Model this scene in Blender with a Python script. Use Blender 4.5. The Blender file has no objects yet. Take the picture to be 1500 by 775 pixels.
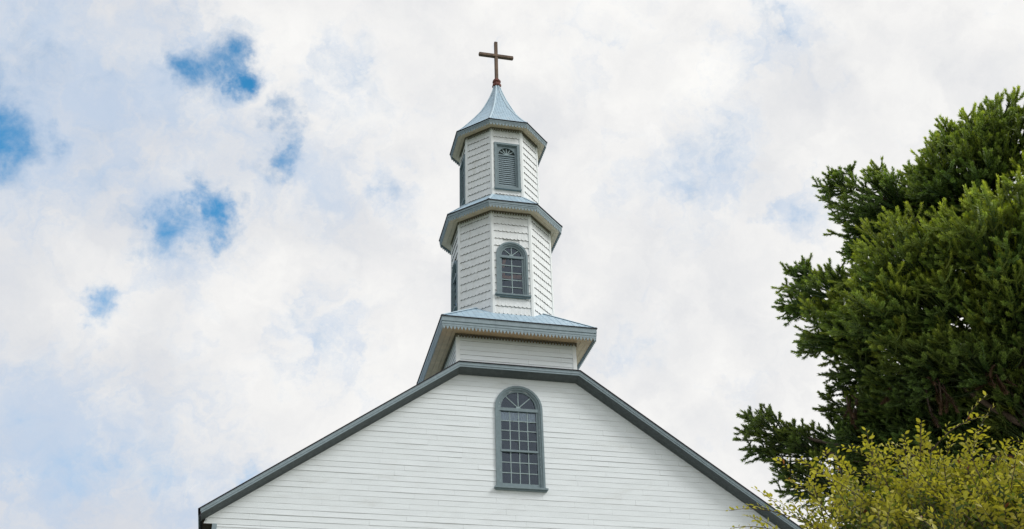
import bpy, math, random
import numpy as np
from mathutils import Vector
random.seed(7); rng = np.random.default_rng(11)
D = bpy.data; SC = bpy.context.scene; COL = SC.collection

# ---------------------------------------------------------------- camera
CAM = np.array([-8.6458, -35.1624, 0.0]); YAW, PIT, ROL, FPX = .239, .5482, -.0296, 1684.97
fw = np.array([math.sin(YAW)*math.cos(PIT), math.cos(YAW)*math.cos(PIT), math.sin(PIT)])
rt0 = np.array([math.cos(YAW), -math.sin(YAW), 0.]); up0 = np.cross(rt0, fw)
RT = rt0*math.cos(ROL)+up0*math.sin(ROL); UP = -rt0*math.sin(ROL)+up0*math.cos(ROL)
cd = D.cameras.new('camera'); cam = D.objects.new('camera', cd); COL.objects.link(cam)
from mathutils import Matrix
cam.matrix_world = Matrix(((RT[0], UP[0], -fw[0], CAM[0]), (RT[1], UP[1], -fw[1], CAM[1]), (RT[2], UP[2], -fw[2], CAM[2]), (0, 0, 0, 1)))
cd.sensor_width = 36; cd.lens = 36*FPX/1500; cd.clip_end = 3000; cd.clip_start = .05
SC.camera = cam
def ray(px, py):
    d = fw+RT*(px-750)/FPX-UP*(py-387.5)/FPX
    return d/np.linalg.norm(d)
def at(px, py, dist): return CAM+ray(px, py)*dist      # a viewing direction and a distance -> world point

# ---------------------------------------------------------------- light
SUN = np.array([.66, -.42, .70]); SUN /= np.linalg.norm(SUN)
sl = D.lights.new('sun', 'SUN'); sl.energy = 1.8; sl.angle = math.radians(20); sl.color = (1, .975, .935)
so = D.objects.new('sun', sl); COL.objects.link(so)
so.rotation_euler = Vector(-SUN).to_track_quat('-Z', 'Y').to_euler()
vs = SC.view_settings; vs.view_transform = 'Standard'; vs.look = 'None'; vs.exposure = .12; vs.gamma = 1; vs.use_curve_mapping = False

# ---------------------------------------------------------------- node helpers
class NT:
    def __init__(s, nt): s.nt = nt; s.n = nt.nodes; s.l = nt.links
    def node(s, t, **k):
        x = s.n.new(t)
        for a, b in k.items(): setattr(x, a, b)
        return x
    def inp(s, sock, v):
        if hasattr(v, 'links') or hasattr(v, 'is_output'): s.l.new(v, sock)
        else: sock.default_value = v
    def math(s, op, a, b=0., c=None, clamp=False):
        x = s.node('ShaderNodeMath', operation=op, use_clamp=clamp); s.inp(x.inputs[0], a); s.inp(x.inputs[1], b)
        if c is not None: s.inp(x.inputs[2], c)
        return x.outputs[0]
    def vm(s, op, a, b=(0, 0, 0), sc=None):
        x = s.node('ShaderNodeVectorMath', operation=op); s.inp(x.inputs[0], a); s.inp(x.inputs[1], b)
        if sc is not None: s.inp(x.inputs['Scale'], sc)
        return x.outputs['Value'] if op in ('DISTANCE', 'LENGTH', 'DOT_PRODUCT') else x.outputs[0]
    def noise(s, vec, scale, detail=4, rough=.55, dist=0.):
        x = s.node('ShaderNodeTexNoise'); s.inp(x.inputs['Vector'], vec)
        x.inputs['Scale'].default_value = scale; x.inputs['Detail'].default_value = detail
        x.inputs['Roughness'].default_value = rough; x.inputs['Distortion'].default_value = dist
        return x
    def ramp(s, f, stops, interp='LINEAR'):
        x = s.node('ShaderNodeValToRGB'); s.inp(x.inputs[0], f); e = x.color_ramp.elements; x.color_ramp.interpolation = interp
        while len(e) < len(stops): e.new(.5)
        for i, (p, c) in enumerate(stops): e[i].position = p; e[i].color = (*c, 1) if len(c) == 3 else c
        return x.outputs[0]
    def smooth(s, v, a, b, lo=0., hi=1.):
        x = s.node('ShaderNodeMapRange', interpolation_type='SMOOTHSTEP'); s.inp(x.inputs[0], v)
        for i, q in zip((1, 2, 3, 4), (a, b, lo, hi)): x.inputs[i].default_value = q
        return x.outputs[0]
    def mix(s, f, a, b, blend='MIX'):
        x = s.node('ShaderNodeMix', data_type='RGBA', blend_type=blend); s.inp(x.inputs[0], f)
        s.inp(x.inputs[6], (*a, 1) if isinstance(a, tuple) and len(a) == 3 else a)
        s.inp(x.inputs[7], (*b, 1) if isinstance(b, tuple) and len(b) == 3 else b)
        return x.outputs[2]

# ---------------------------------------------------------------- world: sky seen through broken cloud
W = D.worlds.new('World'); SC.world = W; W.use_nodes = True; w = NT(W.node_tree); w.n.clear()
sky = w.node('ShaderNodeTexSky', sky_type='NISHITA'); sky.sun_disc = False
sky.sun_elevation = math.asin(SUN[2]); sky.sun_rotation = math.atan2(SUN[0], SUN[1])
sky.air_density = 1.0; sky.dust_density = .2; sky.ozone_density = 3.0
dirv = w.vm('NORMALIZE', w.node('ShaderNodeTexCoord').outputs['Generated'])
warp = w.vm('ADD', w.vm('SCALE', w.vm('SUBTRACT', w.noise(dirv, 8, 6, .6).outputs['Color'], (.5, .5, .5)), sc=.085), w.vm('SCALE', w.vm('SUBTRACT', w.noise(dirv, 32, 6, .62).outputs['Color'], (.5, .5, .5)), sc=.05))
dv = w.vm('ADD', dirv, warp)
big = w.noise(dirv, 3.2, 5, .5, .4).outputs[0]
med = w.noise(dv, 9, 7, .6, .3).outputs[0]
fin = w.noise(dirv, 38, 6, .65, .5).outputs[0]
# gaps in the cloud: direction, angular radius, openness
gaps = [(314, 98, 36, 1.0), (345, 118, 26, 1.15), (290, 66, 46, .42), (200, 125, 95, .34), (70, 60, 150, .30), (4, 205, 50, 1.0), (-40, 160, 50, .8), (20, 120, 80, .5),
        (421, 188, 24, .8), (424, 243, 26, .9), (318, 318, 34, 1.15), (262, 338, 34, .9), (140, 437, 26, .8), (457, 462, 30, .55), (466, 500, 26, .55),
        (575, 262, 22, .5), (1137, 28, 26, .62), (1138, 60, 22, .55), (1035, 215, 40, .50), (1012, 262, 36, .48), (1160, 312, 22, .6), (372, 695, 24, .75),
        (110, 690, 60, .42), (220, 682, 44, .52), (40, 660, 60, .36), (130, 250, 90, .36), (510, 130, 60, .34), (30, 560, 60, .25), (930, 505, 24, .35),
        (415, 205, 18, .7), (430, 222, 18, .7), (350, 40, 22, .5), (255, 95, 22, .5), (225, 330, 26, .55), (290, 345, 22, .7), (345, 330, 22, .7), (445, 452, 20, .6), (470, 480, 22, .55), (60, 690, 26, .5), (150, 678, 26, .5), (240, 686, 20, .55), (330, 150, 22, .6), (1040, 205, 16, .6), (1052, 235, 16, .55), (1000, 240, 18, .5), (350, 700, 18, .55), (380, 692, 14, .6), (-300, 100, 160, 1.0), (-250, 500, 120, .8), (500, -300, 120, .9), (1900, 300, 120, .6), (1200, -350, 130, .5)]
acc = None
for gx, gy, r, a in gaps:
    c = ray(gx, gy); rr = r/FPX*1.25
    d = w.vm('DISTANCE', dv, tuple(float(q) for q in c))
    f = w.smooth(d, 0., rr*2.0, a, 0.)
    acc = f if acc is None else w.math('MAXIMUM', acc, f)
open_ = w.math('ADD', acc, w.math('MULTIPLY', w.math('SUBTRACT', fin, .5), .75))
open_ = w.math('ADD', open_, w.math('MULTIPLY', w.math('SUBTRACT', med, .5), .75))
gapf = w.math('POWER', w.smooth(open_, .12, 1.18, 0., 1.), 1.35)
# thickness shading of the cloud deck
side = w.vm('DOT_PRODUCT', dirv, tuple(float(q) for q in (RT*.8+UP*.10)))     # brighter towards the veiled sun on the right
shade = w.math('ADD', w.math('MULTIPLY', side, .85), w.math('ADD', w.math('MULTIPLY', w.math('SUBTRACT', big, .5), 1.7), w.math('MULTIPLY', w.math('SUBTRACT', med, .5), .9)))
cloud = w.ramp(w.smooth(shade, -.62, .55), [(0., (5.9, 6.2, 6.8)), (.35, (7.1, 7.2, 7.4)), (.60, (8.1, 8.08, 8.05)), (1., (9.6, 9.5, 9.2))])
vacc = None
for gx, gy, r, a in [(60, 160, 210, 1.15), (250, 110, 170, .95), (40, 60, 160, 1.1), (330, 230, 150, .7), (450, 250, 110, .8), (280, 330, 110, 1.), (470, 490, 90, .8), (90, 655, 170, 1.15), (250, 690, 130, .95), (60, 520, 110, .4), (140, 440, 60, .7),
                     (510, 150, 100, .6), (575, 265, 60, .7), (1030, 240, 110, .85), (1140, 50, 80, .8), (1160, 310, 60, .7), (930, 510, 60, .5), (870, 130, 90, .25), (370, 690, 60, .7), (-300, 300, 300, .8)]:
    c = ray(gx, gy); d = w.vm('DISTANCE', dv, tuple(float(q) for q in c)); f = w.smooth(d, 0., r/FPX*1.5, a, 0.)
    vacc = f if vacc is None else w.math('MAXIMUM', vacc, f)
wisp = w.noise(dv, 17, 8, .66, .8).outputs[0]
veil = w.math('MULTIPLY', w.smooth(w.math('ADD', vacc, w.math('MULTIPLY', w.math('SUBTRACT', wisp, .5), 2.6)), .15, 1.25), .55)
cloud = w.mix(veil, cloud, (4.0, 5.4, 7.4))
skyc = w.mix(1., sky.outputs[0], (.50, 1.75, 1.95), 'MULTIPLY')
bgc = w.mix(gapf, cloud, skyc)
bg = w.node('ShaderNodeBackground'); w.l.new(bgc, bg.inputs[0]); bg.inputs[1].default_value = .1
wo = w.node('ShaderNodeOutputWorld'); w.l.new(bg.outputs[0], wo.inputs[0])

# ---------------------------------------------------------------- materials
def material(name, base, rough=.6, var=.06, scale=6, dirt=None, dirt_amt=0., bump=0., bscale=60, spec=.35, stretch=(1, 1, 1), metallic=0.):
    m = D.materials.new(name); m.use_nodes = True; t = NT(m.node_tree); b = t.n['Principled BSDF']
    co = t.node('ShaderNodeTexCoord').outputs['Object']; co = t.vm('MULTIPLY', co, stretch)
    n = t.noise(co, scale, 6, .6).outputs[0]
    lo = tuple(max(0, c*(1-var*2)) for c in base); hi = tuple(min(1, c*(1+var)) for c in base)
    c = t.ramp(n, [(.3, lo), (.68, hi)])
    if dirt:
        n2 = t.noise(t.vm('MULTIPLY', co, (1, 1, .35)), scale*.55, 8, .7, .6).outputs[0]
        c = t.mix(t.math('MULTIPLY', t.smooth(n2, .52, .74), dirt_amt), c, dirt)
    t.inp(b.inputs['Base Color'], c); b.inputs['Roughness'].default_value = rough
    b.inputs['Specular IOR Level'].default_value = spec; b.inputs['Metallic'].default_value = metallic
    if bump:
        bn = t.node('ShaderNodeBump'); bn.inputs['Strength'].default_value = bump; bn.inputs['Distance'].default_value = .02
        t.l.new(t.noise(co, bscale, 4).outputs[0], bn.inputs['Height']); t.l.new(bn.outputs[0], b.inputs['Normal'])
    return m
M = {}
M['white'] = material('white_paint', (.775, .835, .875), .55, .03, 2.2, (.62, .65, .65), .5, .25, 40, stretch=(.4, 1, 2.5))
M['shingle'] = material('white_shingle_paint', (.785, .82, .845), .6, .04, 5, (.55, .55, .50), .5, .3, 60)
M['board'] = material('white_board', (.79, .83, .85), .5, .03, 4)
M['shade_grime'] = material('shaded_grimy_board_edge', (.44, .42, .43), .8, .2, 12)  # under-edge greyed for grime and to paint in each lap's shadow line
M['under'] = material('shaded_grimy_shingle_edge', (.20, .185, .18), .85, .2, 12)  # edge darkened to strengthen the shadow under each course, with some grime
M['tan'] = material('tan_soffit_boards', (.66, .50, .33), .65, .08, 4, (.50, .36, .20), .7)
M['soffit'] = material('cream_soffit', (.72, .63, .49), .65, .06, 5, (.5, .40, .26), .7)
M['blue_roof'] = material('pale_blue_roof_metal', (.35, .49, .60), .45, .10, 5, (.47, .54, .58), .7, .2, 30, spec=.5)
M['hip'] = material('pale_blue_ridge_cap', (.46, .60, .70), .42, .06, 9, spec=.5)
M['trim'] = material('shaded_blue_trim', (.080, .100, .108), .55, .10, 7, (.13, .16, .17), .5, .1, 50)  # fascia blue-grey darkened to paint in the shade on the moulding's underside
M['trim_light'] = material('blue_grey_fascia', (.26, .335, .38), .5, .07, 7, (.15, .20, .235), .5)
M['winframe'] = material('window_blue_grey', (.185, .25, .28), .5, .07, 9)
M['muntin'] = material('glazing_bar_blue_grey', (.29, .38, .40), .5, .05, 9)
M['dark'] = material('dark_roof_edge', (.025, .022, .03), .7, .1, 10)
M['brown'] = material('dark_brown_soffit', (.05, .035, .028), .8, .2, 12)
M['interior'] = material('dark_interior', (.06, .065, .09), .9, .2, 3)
M['wood'] = material('orange_timber', (.62, .27, .13), .7, .25, 6)
M['valance'] = material('white_lace', (.9, .9, .88), .8, .10, 14)
M['cross'] = material('brown_wood', (.15, .10, .070), .7, .25, 9, (.30, .24, .18), .6, .5, 60, stretch=(1, 1, .3))
M['finial'] = material('red_brown_finial', (.16, .05, .035), .6, .25, 12)
M['dentil'] = material('shaded_dentil_paint', (.20, .18, .15), .7, .1, 14)  # pale teeth coloured dark, the soffit's shade put into the paint
M['bark'] = material('grey_bark', (.13, .10, .08), .9, .3, 9, bump=1, bscale=30)
M['stone'] = material('foundation_stone', (.25, .24, .22), .9, .2, 5)
def glass():
    m = D.materials.new('window_glass'); m.use_nodes = True; t = NT(m.node_tree); t.n.clear()
    tr = t.node('ShaderNodeBsdfTransparent'); tr.inputs[0].default_value = (.75, .82, .88, 1)
    gl = t.node('ShaderNodeBsdfGlossy'); gl.inputs['Roughness'].default_value = .03; gl.inputs[0].default_value = (.66, .80, 1, 1)
    co = t.node('ShaderNodeTexCoord').outputs['Object']
    bn = t.node('ShaderNodeBump'); bn.inputs['Strength'].default_value = .8; bn.inputs['Distance'].default_value = .05
    t.l.new(t.noise(co, 2.5, 2).outputs[0], bn.inputs['Height']); t.l.new(bn.outputs[0], gl.inputs['Normal'])
    fr = t.node('ShaderNodeFresnel'); fr.inputs[0].default_value = 1.85
    mx = t.node('ShaderNodeMixShader'); t.l.new(fr.outputs[0], mx.inputs[0]); t.l.new(tr.outputs[0], mx.inputs[1]); t.l.new(gl.outputs[0], mx.inputs[2])
    o = t.node('ShaderNodeOutputMaterial'); t.l.new(mx.outputs[0], o.inputs[0]); return m
M['glass'] = glass()
def leafmat(name, rough, transl, gain=(1, 1, 1)):
    m = D.materials.new(name); m.use_nodes = True; t = NT(m.node_tree); b = t.n['Principled BSDF']
    a = t.node('ShaderNodeAttribute'); a.attribute_name = 'Col'
    t.l.new(a.outputs[0], b.inputs['Base Color']); b.inputs['Roughness'].default_value = rough; b.inputs['Specular IOR Level'].default_value = .4
    tl = t.node('ShaderNodeBsdfTranslucent'); t.l.new(t.mix(1., a.outputs[0], (1.5, 1.6, .6), 'MULTIPLY'), tl.inputs[0])
    mx = t.node('ShaderNodeMixShader'); mx.inputs[0].default_value = transl
    t.l.new(b.outputs[0], mx.inputs[1]); t.l.new(tl.outputs[0], mx.inputs[2]); t.l.new(mx.outputs[0], t.n['Material Output'].inputs[0]); return m
M['needle'] = leafmat('needle_green', .45, .22); M['leaf'] = leafmat('shrub_leaf', .38, .30)

# ---------------------------------------------------------------- mesh helpers
class MB:
    def __init__(s): s.v = []; s.f = []; s.mi = []
    def face(s, pts, mi=0):
        b = len(s.v); s.v.extend([tuple(map(float, p)) for p in pts]); s.f.append(tuple(range(b, b+len(pts)))); s.mi.append(mi)
    def box(s, o, ax, ay, az, mi=0):   # corner o and three edge vectors
        o, ax, ay, az = map(np.array, (o, ax, ay, az)); b = len(s.v)
        for k in range(8): s.v.append(tuple(map(float, o+ax*(k & 1)+ay*(k >> 1 & 1)+az*(k >> 2 & 1))))
        for f in ((0, 2, 3, 1), (4, 5, 7, 6), (0, 1, 5, 4), (2, 6, 7, 3), (0, 4, 6, 2), (1, 3, 7, 5)): s.f.append(tuple(b+i for i in f)); s.mi.append(mi)
    def prism(s, poly, off, mi=0):     # polygon (3D) extruded along off
        n = len(poly); b = len(s.v); off = np.array(off)
        for p in poly: s.v.append(tuple(map(float, p)))
        for p in poly: s.v.append(tuple(map(float, np.array(p)+off)))
        s.f.append(tuple(b+i for i in range(n))[::-1]); s.f.append(tuple(b+n+i for i in range(n)))
        s.mi += [mi, mi]
        for i in range(n): j = (i+1) % n; s.f.append((b+i, b+j, b+n+j, b+n+i)); s.mi.append(mi)
    def band(s, inner, outer, off, closed=False, mi=0):   # strip between two paths, extruded along off
        n = len(inner); off = np.array(off); b = len(s.v)
        for p, q in zip(inner, outer):
            p, q = np.array(p), np.array(q)
            for r in (p, q, q+off, p+off): s.v.append(tuple(map(float, r)))
        for i in range(n if closed else n-1):
            j = (i+1) % n
            for k in range(4): s.f.append((b+4*i+k, b+4*j+k, b+4*j+(k+1) % 4, b+4*i+(k+1) % 4)); s.mi.append(mi)
        if not closed:
            for e, r in ((0, 1), (n-1, -1)): s.f.append(tuple(b+4*e+k for k in range(4))[::r]); s.mi.append(mi)
    def sweep(s, n, prof, cx, cy, mi=0, rot=None):  # profile (apothem, z) swept round a regular n-gon
        b = len(s.v); m = len(prof)
        for a, z in prof:
            for i in range(n): x, y = corner(n, a, i); s.v.append((cx+x, cy+y, z))
        for k in range(m-1):
            for i in range(n):
                j = (i+1) % n; s.f.append((b+k*n+i, b+k*n+j, b+(k+1)*n+j, b+(k+1)*n+i)); s.mi.append(mi)
    def tube(s, pts, rad, sides=8, mi=0, cap=True):
        pts = [np.array(p, float) for p in pts]; b = len(s.v)
        for i, p in enumerate(pts):
            t = pts[min(i+1, len(pts)-1)]-pts[max(i-1, 0)]; t /= np.linalg.norm(t)+1e-9
            u = np.cross(t, (0, 0, 1.)) if abs(t[2]) < .9 else np.cross(t, (1., 0, 0)); u /= np.linalg.norm(u); v = np.cross(t, u)
            for k in range(sides):
                a = 2*math.pi*k/sides; s.v.append(tuple(map(float, p+(u*math.cos(a)+v*math.sin(a))*rad[i])))
        for i in range(len(pts)-1):
            for k in range(sides):
                j = (k+1) % sides; s.f.append((b+i*sides+k, b+i*sides+j, b+(i+1)*sides+j, b+(i+1)*sides+k)); s.mi.append(mi)
        if cap:
            e = b+(len(pts)-1)*sides; s.f.append(tuple(range(e, e+sides))); s.f.append(tuple(range(b, b+sides))[::-1]); s.mi += [mi, mi]
    def build(s, name, mats, parent=None, smooth=False):
        me = D.meshes.new(name); me.from_pydata(s.v, [], s.f)
        for m in (mats if isinstance(mats, list) else [mats]): me.materials.append(m)
        if isinstance(mats, list): me.polygons.foreach_set('material_index', s.mi)
        if smooth: me.polygons.foreach_set('use_smooth', [True]*len(s.f))
        me.update(); o = D.objects.new(name, me); COL.objects.link(o)
        if parent: o.parent = parent
        return o
def corner(n, a, i):
    r = a/math.cos(math.pi/n); t = -math.pi/2-math.pi/n+2*math.pi*i/n
    return r*math.cos(t), r*math.sin(t)
def empty(name, loc=(0, 0, 0), parent=None):
    o = D.objects.new(name, None); COL.objects.link(o); o.location = loc
    if parent: o.parent = parent
    return o
def tag(o, label=None, cat=None, kind=None, group=None):
    for k, v in (('label', label), ('category', cat), ('kind', kind), ('group', group)):
        if v: o[k] = v
    return o

# ---------------------------------------------------------------- ground
GZ = -1.6
g = MB(); N = 24; S = 900
for i in range(N):
    for j in range(N):
        x0, x1, y0, y1 = [-S+2*S*q/N for q in (i, i+1, j, j+1)]
        g.face([(x0, y0, GZ), (x1, y0, GZ), (x1, y1, GZ), (x0, y1, GZ)])
M['grass'] = material('grass_ground', (.075, .11, .04), .9, .3, .8, (.20, .18, .13), .8)
tag(g.build('ground', M['grass']), kind='structure')
p = MB(); p.box((-16, -42, GZ), (34, 0, 0), (0, 41.2, 0), (0, 0, .006)); M['unseen_gravel'] = material('bounce_gravel', (.42, .385, .33), .95, .2, 9, bump=.6)
tag(p.build('bounce_forecourt', M['unseen_gravel']), kind='structure')  # unseen pale surface added to bounce warm light onto soffits and walls

# ================================================================ CHURCH
church = empty('church', (0, 0, GZ))
tag(church, 'white clapboard church with stepped octagonal steeple, pale blue roofs and slate blue trim', 'church')
CZ = -GZ   # children are written in world z, so their own offset is undone
def part(mb, name, mat, parent=None, smooth=False):
    par = parent or church
    o = mb.build(name, mat, None, smooth); o.parent = par
    if par is church: o.location.z = CZ
    return o
A0 = 2.147; BZ = 19.36
ZT, HB, SL = 17.70, 2.14, .7075      # top of gable trim, half width of flat top, rake slope
XE = 10.10; ZE = ZT-SL*(XE-HB)
DEP = .45; DROP = .235               # trim projection, vertical depth where it meets the wall
def gable_z(x): return ZT-SL*max(0, abs(x)-HB)
def gable_half(z): return HB+(ZT-z)/SL
WB = 9.72                            # half width of the lower wall
WIN = dict(hw=.83, sill=13.40, spring=16.32)

def open_half(z, W, cut=.14):
    h = W['hw']-cut
    if z < W['sill'] or z > W['spring']+h: return 0.
    if z <= W['spring']: return h
    return math.sqrt(max(0, h*h-(z-W['spring'])**2))

def clap(mb, y0, spans, z0, z1, rh, lean=.0115, n=(0, -1), o=(0, 0), u=(1, 0)):
    """lapped boards; spans(z) -> list of (a,b) along u; plane origin o, outward normal n"""
    z = z0
    def P(uu, off, zz): return (o[0]+u[0]*uu+n[0]*off, o[1]+u[1]*uu+n[1]*off, zz)
    k = 0
    while z < z1-1e-6:
        zt = min(z+rh, z1); sb, st = spans(z+1e-4), spans(zt-1e-4)
        if len(sb) == 2 and len(st) == 1: st = [(st[0][0], 0.), (0., st[0][1])]
        if len(sb) == 1 and len(st) == 2: st = [(st[0][0], st[1][1])]
        for (a, b), (c, d) in zip(sb, st):
            rowlean = lean*random.uniform(.45, 1.3); cuts = [0.]; L = max(b-a, .01); s = random.uniform(1.2, 4.5)
            while s < L-.4: cuts.append(s/L); s += random.uniform(2.6, 5.0)
            cuts.append(1.)
            for q0, q1 in zip(cuts[:-1], cuts[1:]):
                m = max(1, int((q1-q0)*L/.45)); ph = random.uniform(0, 6); base = rowlean*random.uniform(.93, 1.07)
                dz = random.uniform(-.0012, .0012); g0 = .001/L if q0 > 0 else 0; g1 = .001/L if q1 < 1 else 0
                pr = None
                for i in range(m+1):
                    q = (q0+g0)+(q1-g1-q0-g0)*i/m
                    lo = max(.006, base*(1+.30*math.sin(ph+q*L*1.1)+.18*math.sin(ph*3+q*L*2.7)))
                    xb = a+(b-a)*q; xt = c if q < 1e-6 else d if q > 1-1e-6 else min(max(xb, c), d)
                    cur = (P(xb, lo, z+dz+random.uniform(-.0015, .0015)), P(xt, .0015, zt), P(xb, -.012, z+dz))
                    if pr:
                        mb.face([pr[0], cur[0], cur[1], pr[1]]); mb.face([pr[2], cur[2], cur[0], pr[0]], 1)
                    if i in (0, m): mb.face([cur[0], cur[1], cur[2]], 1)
                    pr = cur
        z += rh; k += 1

# --- gable and front wall
ZB = 11.77
def front_spans(z):
    if z >= ZB: h = min(gable_half(z+DROP), 9.98)
    else: h = WB-.14
    o = open_half(z, WIN)
    return [(-h, h)] if o <= 0 else [(-h, -o), (o, h)]
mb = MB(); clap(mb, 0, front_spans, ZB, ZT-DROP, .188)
part(mb, 'gable_wall', [M['white'], M['shade_grime']])
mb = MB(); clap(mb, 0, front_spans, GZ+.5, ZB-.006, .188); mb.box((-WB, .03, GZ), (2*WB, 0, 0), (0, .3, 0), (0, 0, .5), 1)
part(mb, 'front_wall', [M['white'], M['shade_grime']])
# side and back walls
mb = MB()
for s in (-1, 1):
    clap(mb, 0, lambda z: [(.14, 30)], GZ+.5, ZB, .188, n=(s, 0), o=(s*WB, 0), u=(0, 1))
part(mb, 'side_wall', [M['white'], M['shade_grime']])
mb = MB(); mb.prism([(-WB, 30, GZ), (WB, 30, GZ), (WB, 30, ZB), (2.1, 30, ZT-DROP), (0, 30, ZT+1.1), (-2.1, 30, ZT-DROP), (-WB, 30, ZB)], (0, -.15, 0))
part(mb, 'back_wall', M['white'])
for s in (-1, 1):
    mb = MB(); mb.box((s*WB-(.14 if s > 0 else 0), -.035, GZ), (.14, 0, 0), (0, .17, 0), (0, 0, ZB-GZ-.004))
    part(mb, 'corner_board', M['trim_light'])
# closed end of the eave: soffit box in dark brown under the overhang
for s in (-1, 1):
    mb = MB(); x0 = s*(WB+.004); x1 = s*9.98
    mb.face([(x0, -.004, ZB-.003), (x1, -.004, ZB-.003), (x1, 30, ZB-.003), (x0, 30, ZB-.003)])
    mb.box((min(x1, x1+s*.03), -.01, ZB-.01), (.03, 0, 0), (0, 30, 0), (0, 0, .17))
    part(mb, 'eave_soffit', M['brown'])
# --- gable trim: fascia and stepped moulding following the outline
def outline(off_n, y):   # off_n: distance measured straight down from the outer edge
    pts = []
    for x in (-XE, -HB, HB, XE):
        k = off_n*(.24 if abs(x) == HB else 0)
        pts.append(np.array([x-math.copysign(k, x), y, gable_z(x)-off_n]))
    return pts
def trimband(prof, name, mat, par=None):
    mb = MB(); b = 0
    rows = [outline(d, y) for y, d in prof]
    for r0, r1 in zip(rows[:-1], rows[1:]):
        for i in range(3): mb.face([r0[i], r0[i+1], r1[i+1], r1[i]])
    for e in (0, 3): mb.face([r[e] for r in rows])
    return part(mb, name, mat, par)
gt = trimband([(-.02, -.012), (-DEP, -.012), (-DEP, .092), (-DEP+.02, .096), (-DEP+.02, .152), (-DEP+.05, .1525)], 'gable_trim', M['trim_light'])
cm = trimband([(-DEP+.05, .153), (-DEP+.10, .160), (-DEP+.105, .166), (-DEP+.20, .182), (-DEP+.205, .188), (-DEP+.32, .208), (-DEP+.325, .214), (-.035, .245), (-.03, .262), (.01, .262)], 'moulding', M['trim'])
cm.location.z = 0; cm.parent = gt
# roof edge (dark sheet edge above trim) and main roof
mb = MB()
for s in (-1, 1):
    n = np.array([s*SL, 0, 1.]); n /= np.linalg.norm(n)
    a = np.array([s*XE*1.006, -DEP-.035, gable_z(XE*1.006)+.013]); b = np.array([s*HB, -DEP-.035, ZT+.013])
    mb.box(a, b-a, (0, .6, 0), n*.026, 1)
    a2 = np.array([s*XE*1.006, .14, gable_z(XE*1.006)+.013]); b2 = np.array([0, .14, ZT+SL*HB+.013])
    mb.box(a2, b2-a2, (0, 30.2, 0), n*.026, 0)
mb.box((-HB-.01, -DEP-.035, ZT+.014), (2*HB+.02, 0, 0), (0, DEP+.03, 0), (0, 0, .024), 1)
# eave boards along the sides
for s in (-1, 1):
    mb.box((s*XE, -DEP+.01, ZE-.235), (-s*.03, 0, 0), (0, 30.6, 0), (0, 0, .225), 1)
    mb.face([(s*(XE-.03), -DEP+.4, ZE-.20), (s*9.9, -DEP+.4, ZE-.20), (s*9.9, 30, ZE-.20), (s*(XE-.03), 30, ZE-.20)], 1)
part(mb, 'main_roof', [M['blue_roof'], M['dark']])

# --- generic window pieces; local frame: u along wall, n outward, z up
class Frame:
    def __init__(s, o, u, n): s.o = np.array(o, float); s.u = np.array(u, float); s.n = np.array(n, float)
    def P(s, a, z, d=0.): return s.o+s.u*a+s.n*d+np.array([0, 0, z])
def arch(F, h, z0, zs, d, seg=14):
    pts = [F.P(-h, z0, d)]
    for i in range(seg+1): t = math.pi-math.pi*i/seg; pts.append(F.P(h*math.cos(t), zs+h*math.sin(t), d))
    pts.append(F.P(h, z0, d)); return pts
def bar(mb, F, a0, z0, a1, z1, wd, d0, d1, mi=0):
    p = np.array([a0, z0]); q = np.array([a1, z1]); t = (q-p)/np.linalg.norm(q-p); m = np.array([-t[1], t[0]])*wd/2
    poly = [F.P(*(p+m), d0), F.P(*(q+m), d0), F.P(*(q-m), d0), F.P(*(p-m), d0)]
    mb.prism(poly, F.n*(d1-d0), mi)
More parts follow.
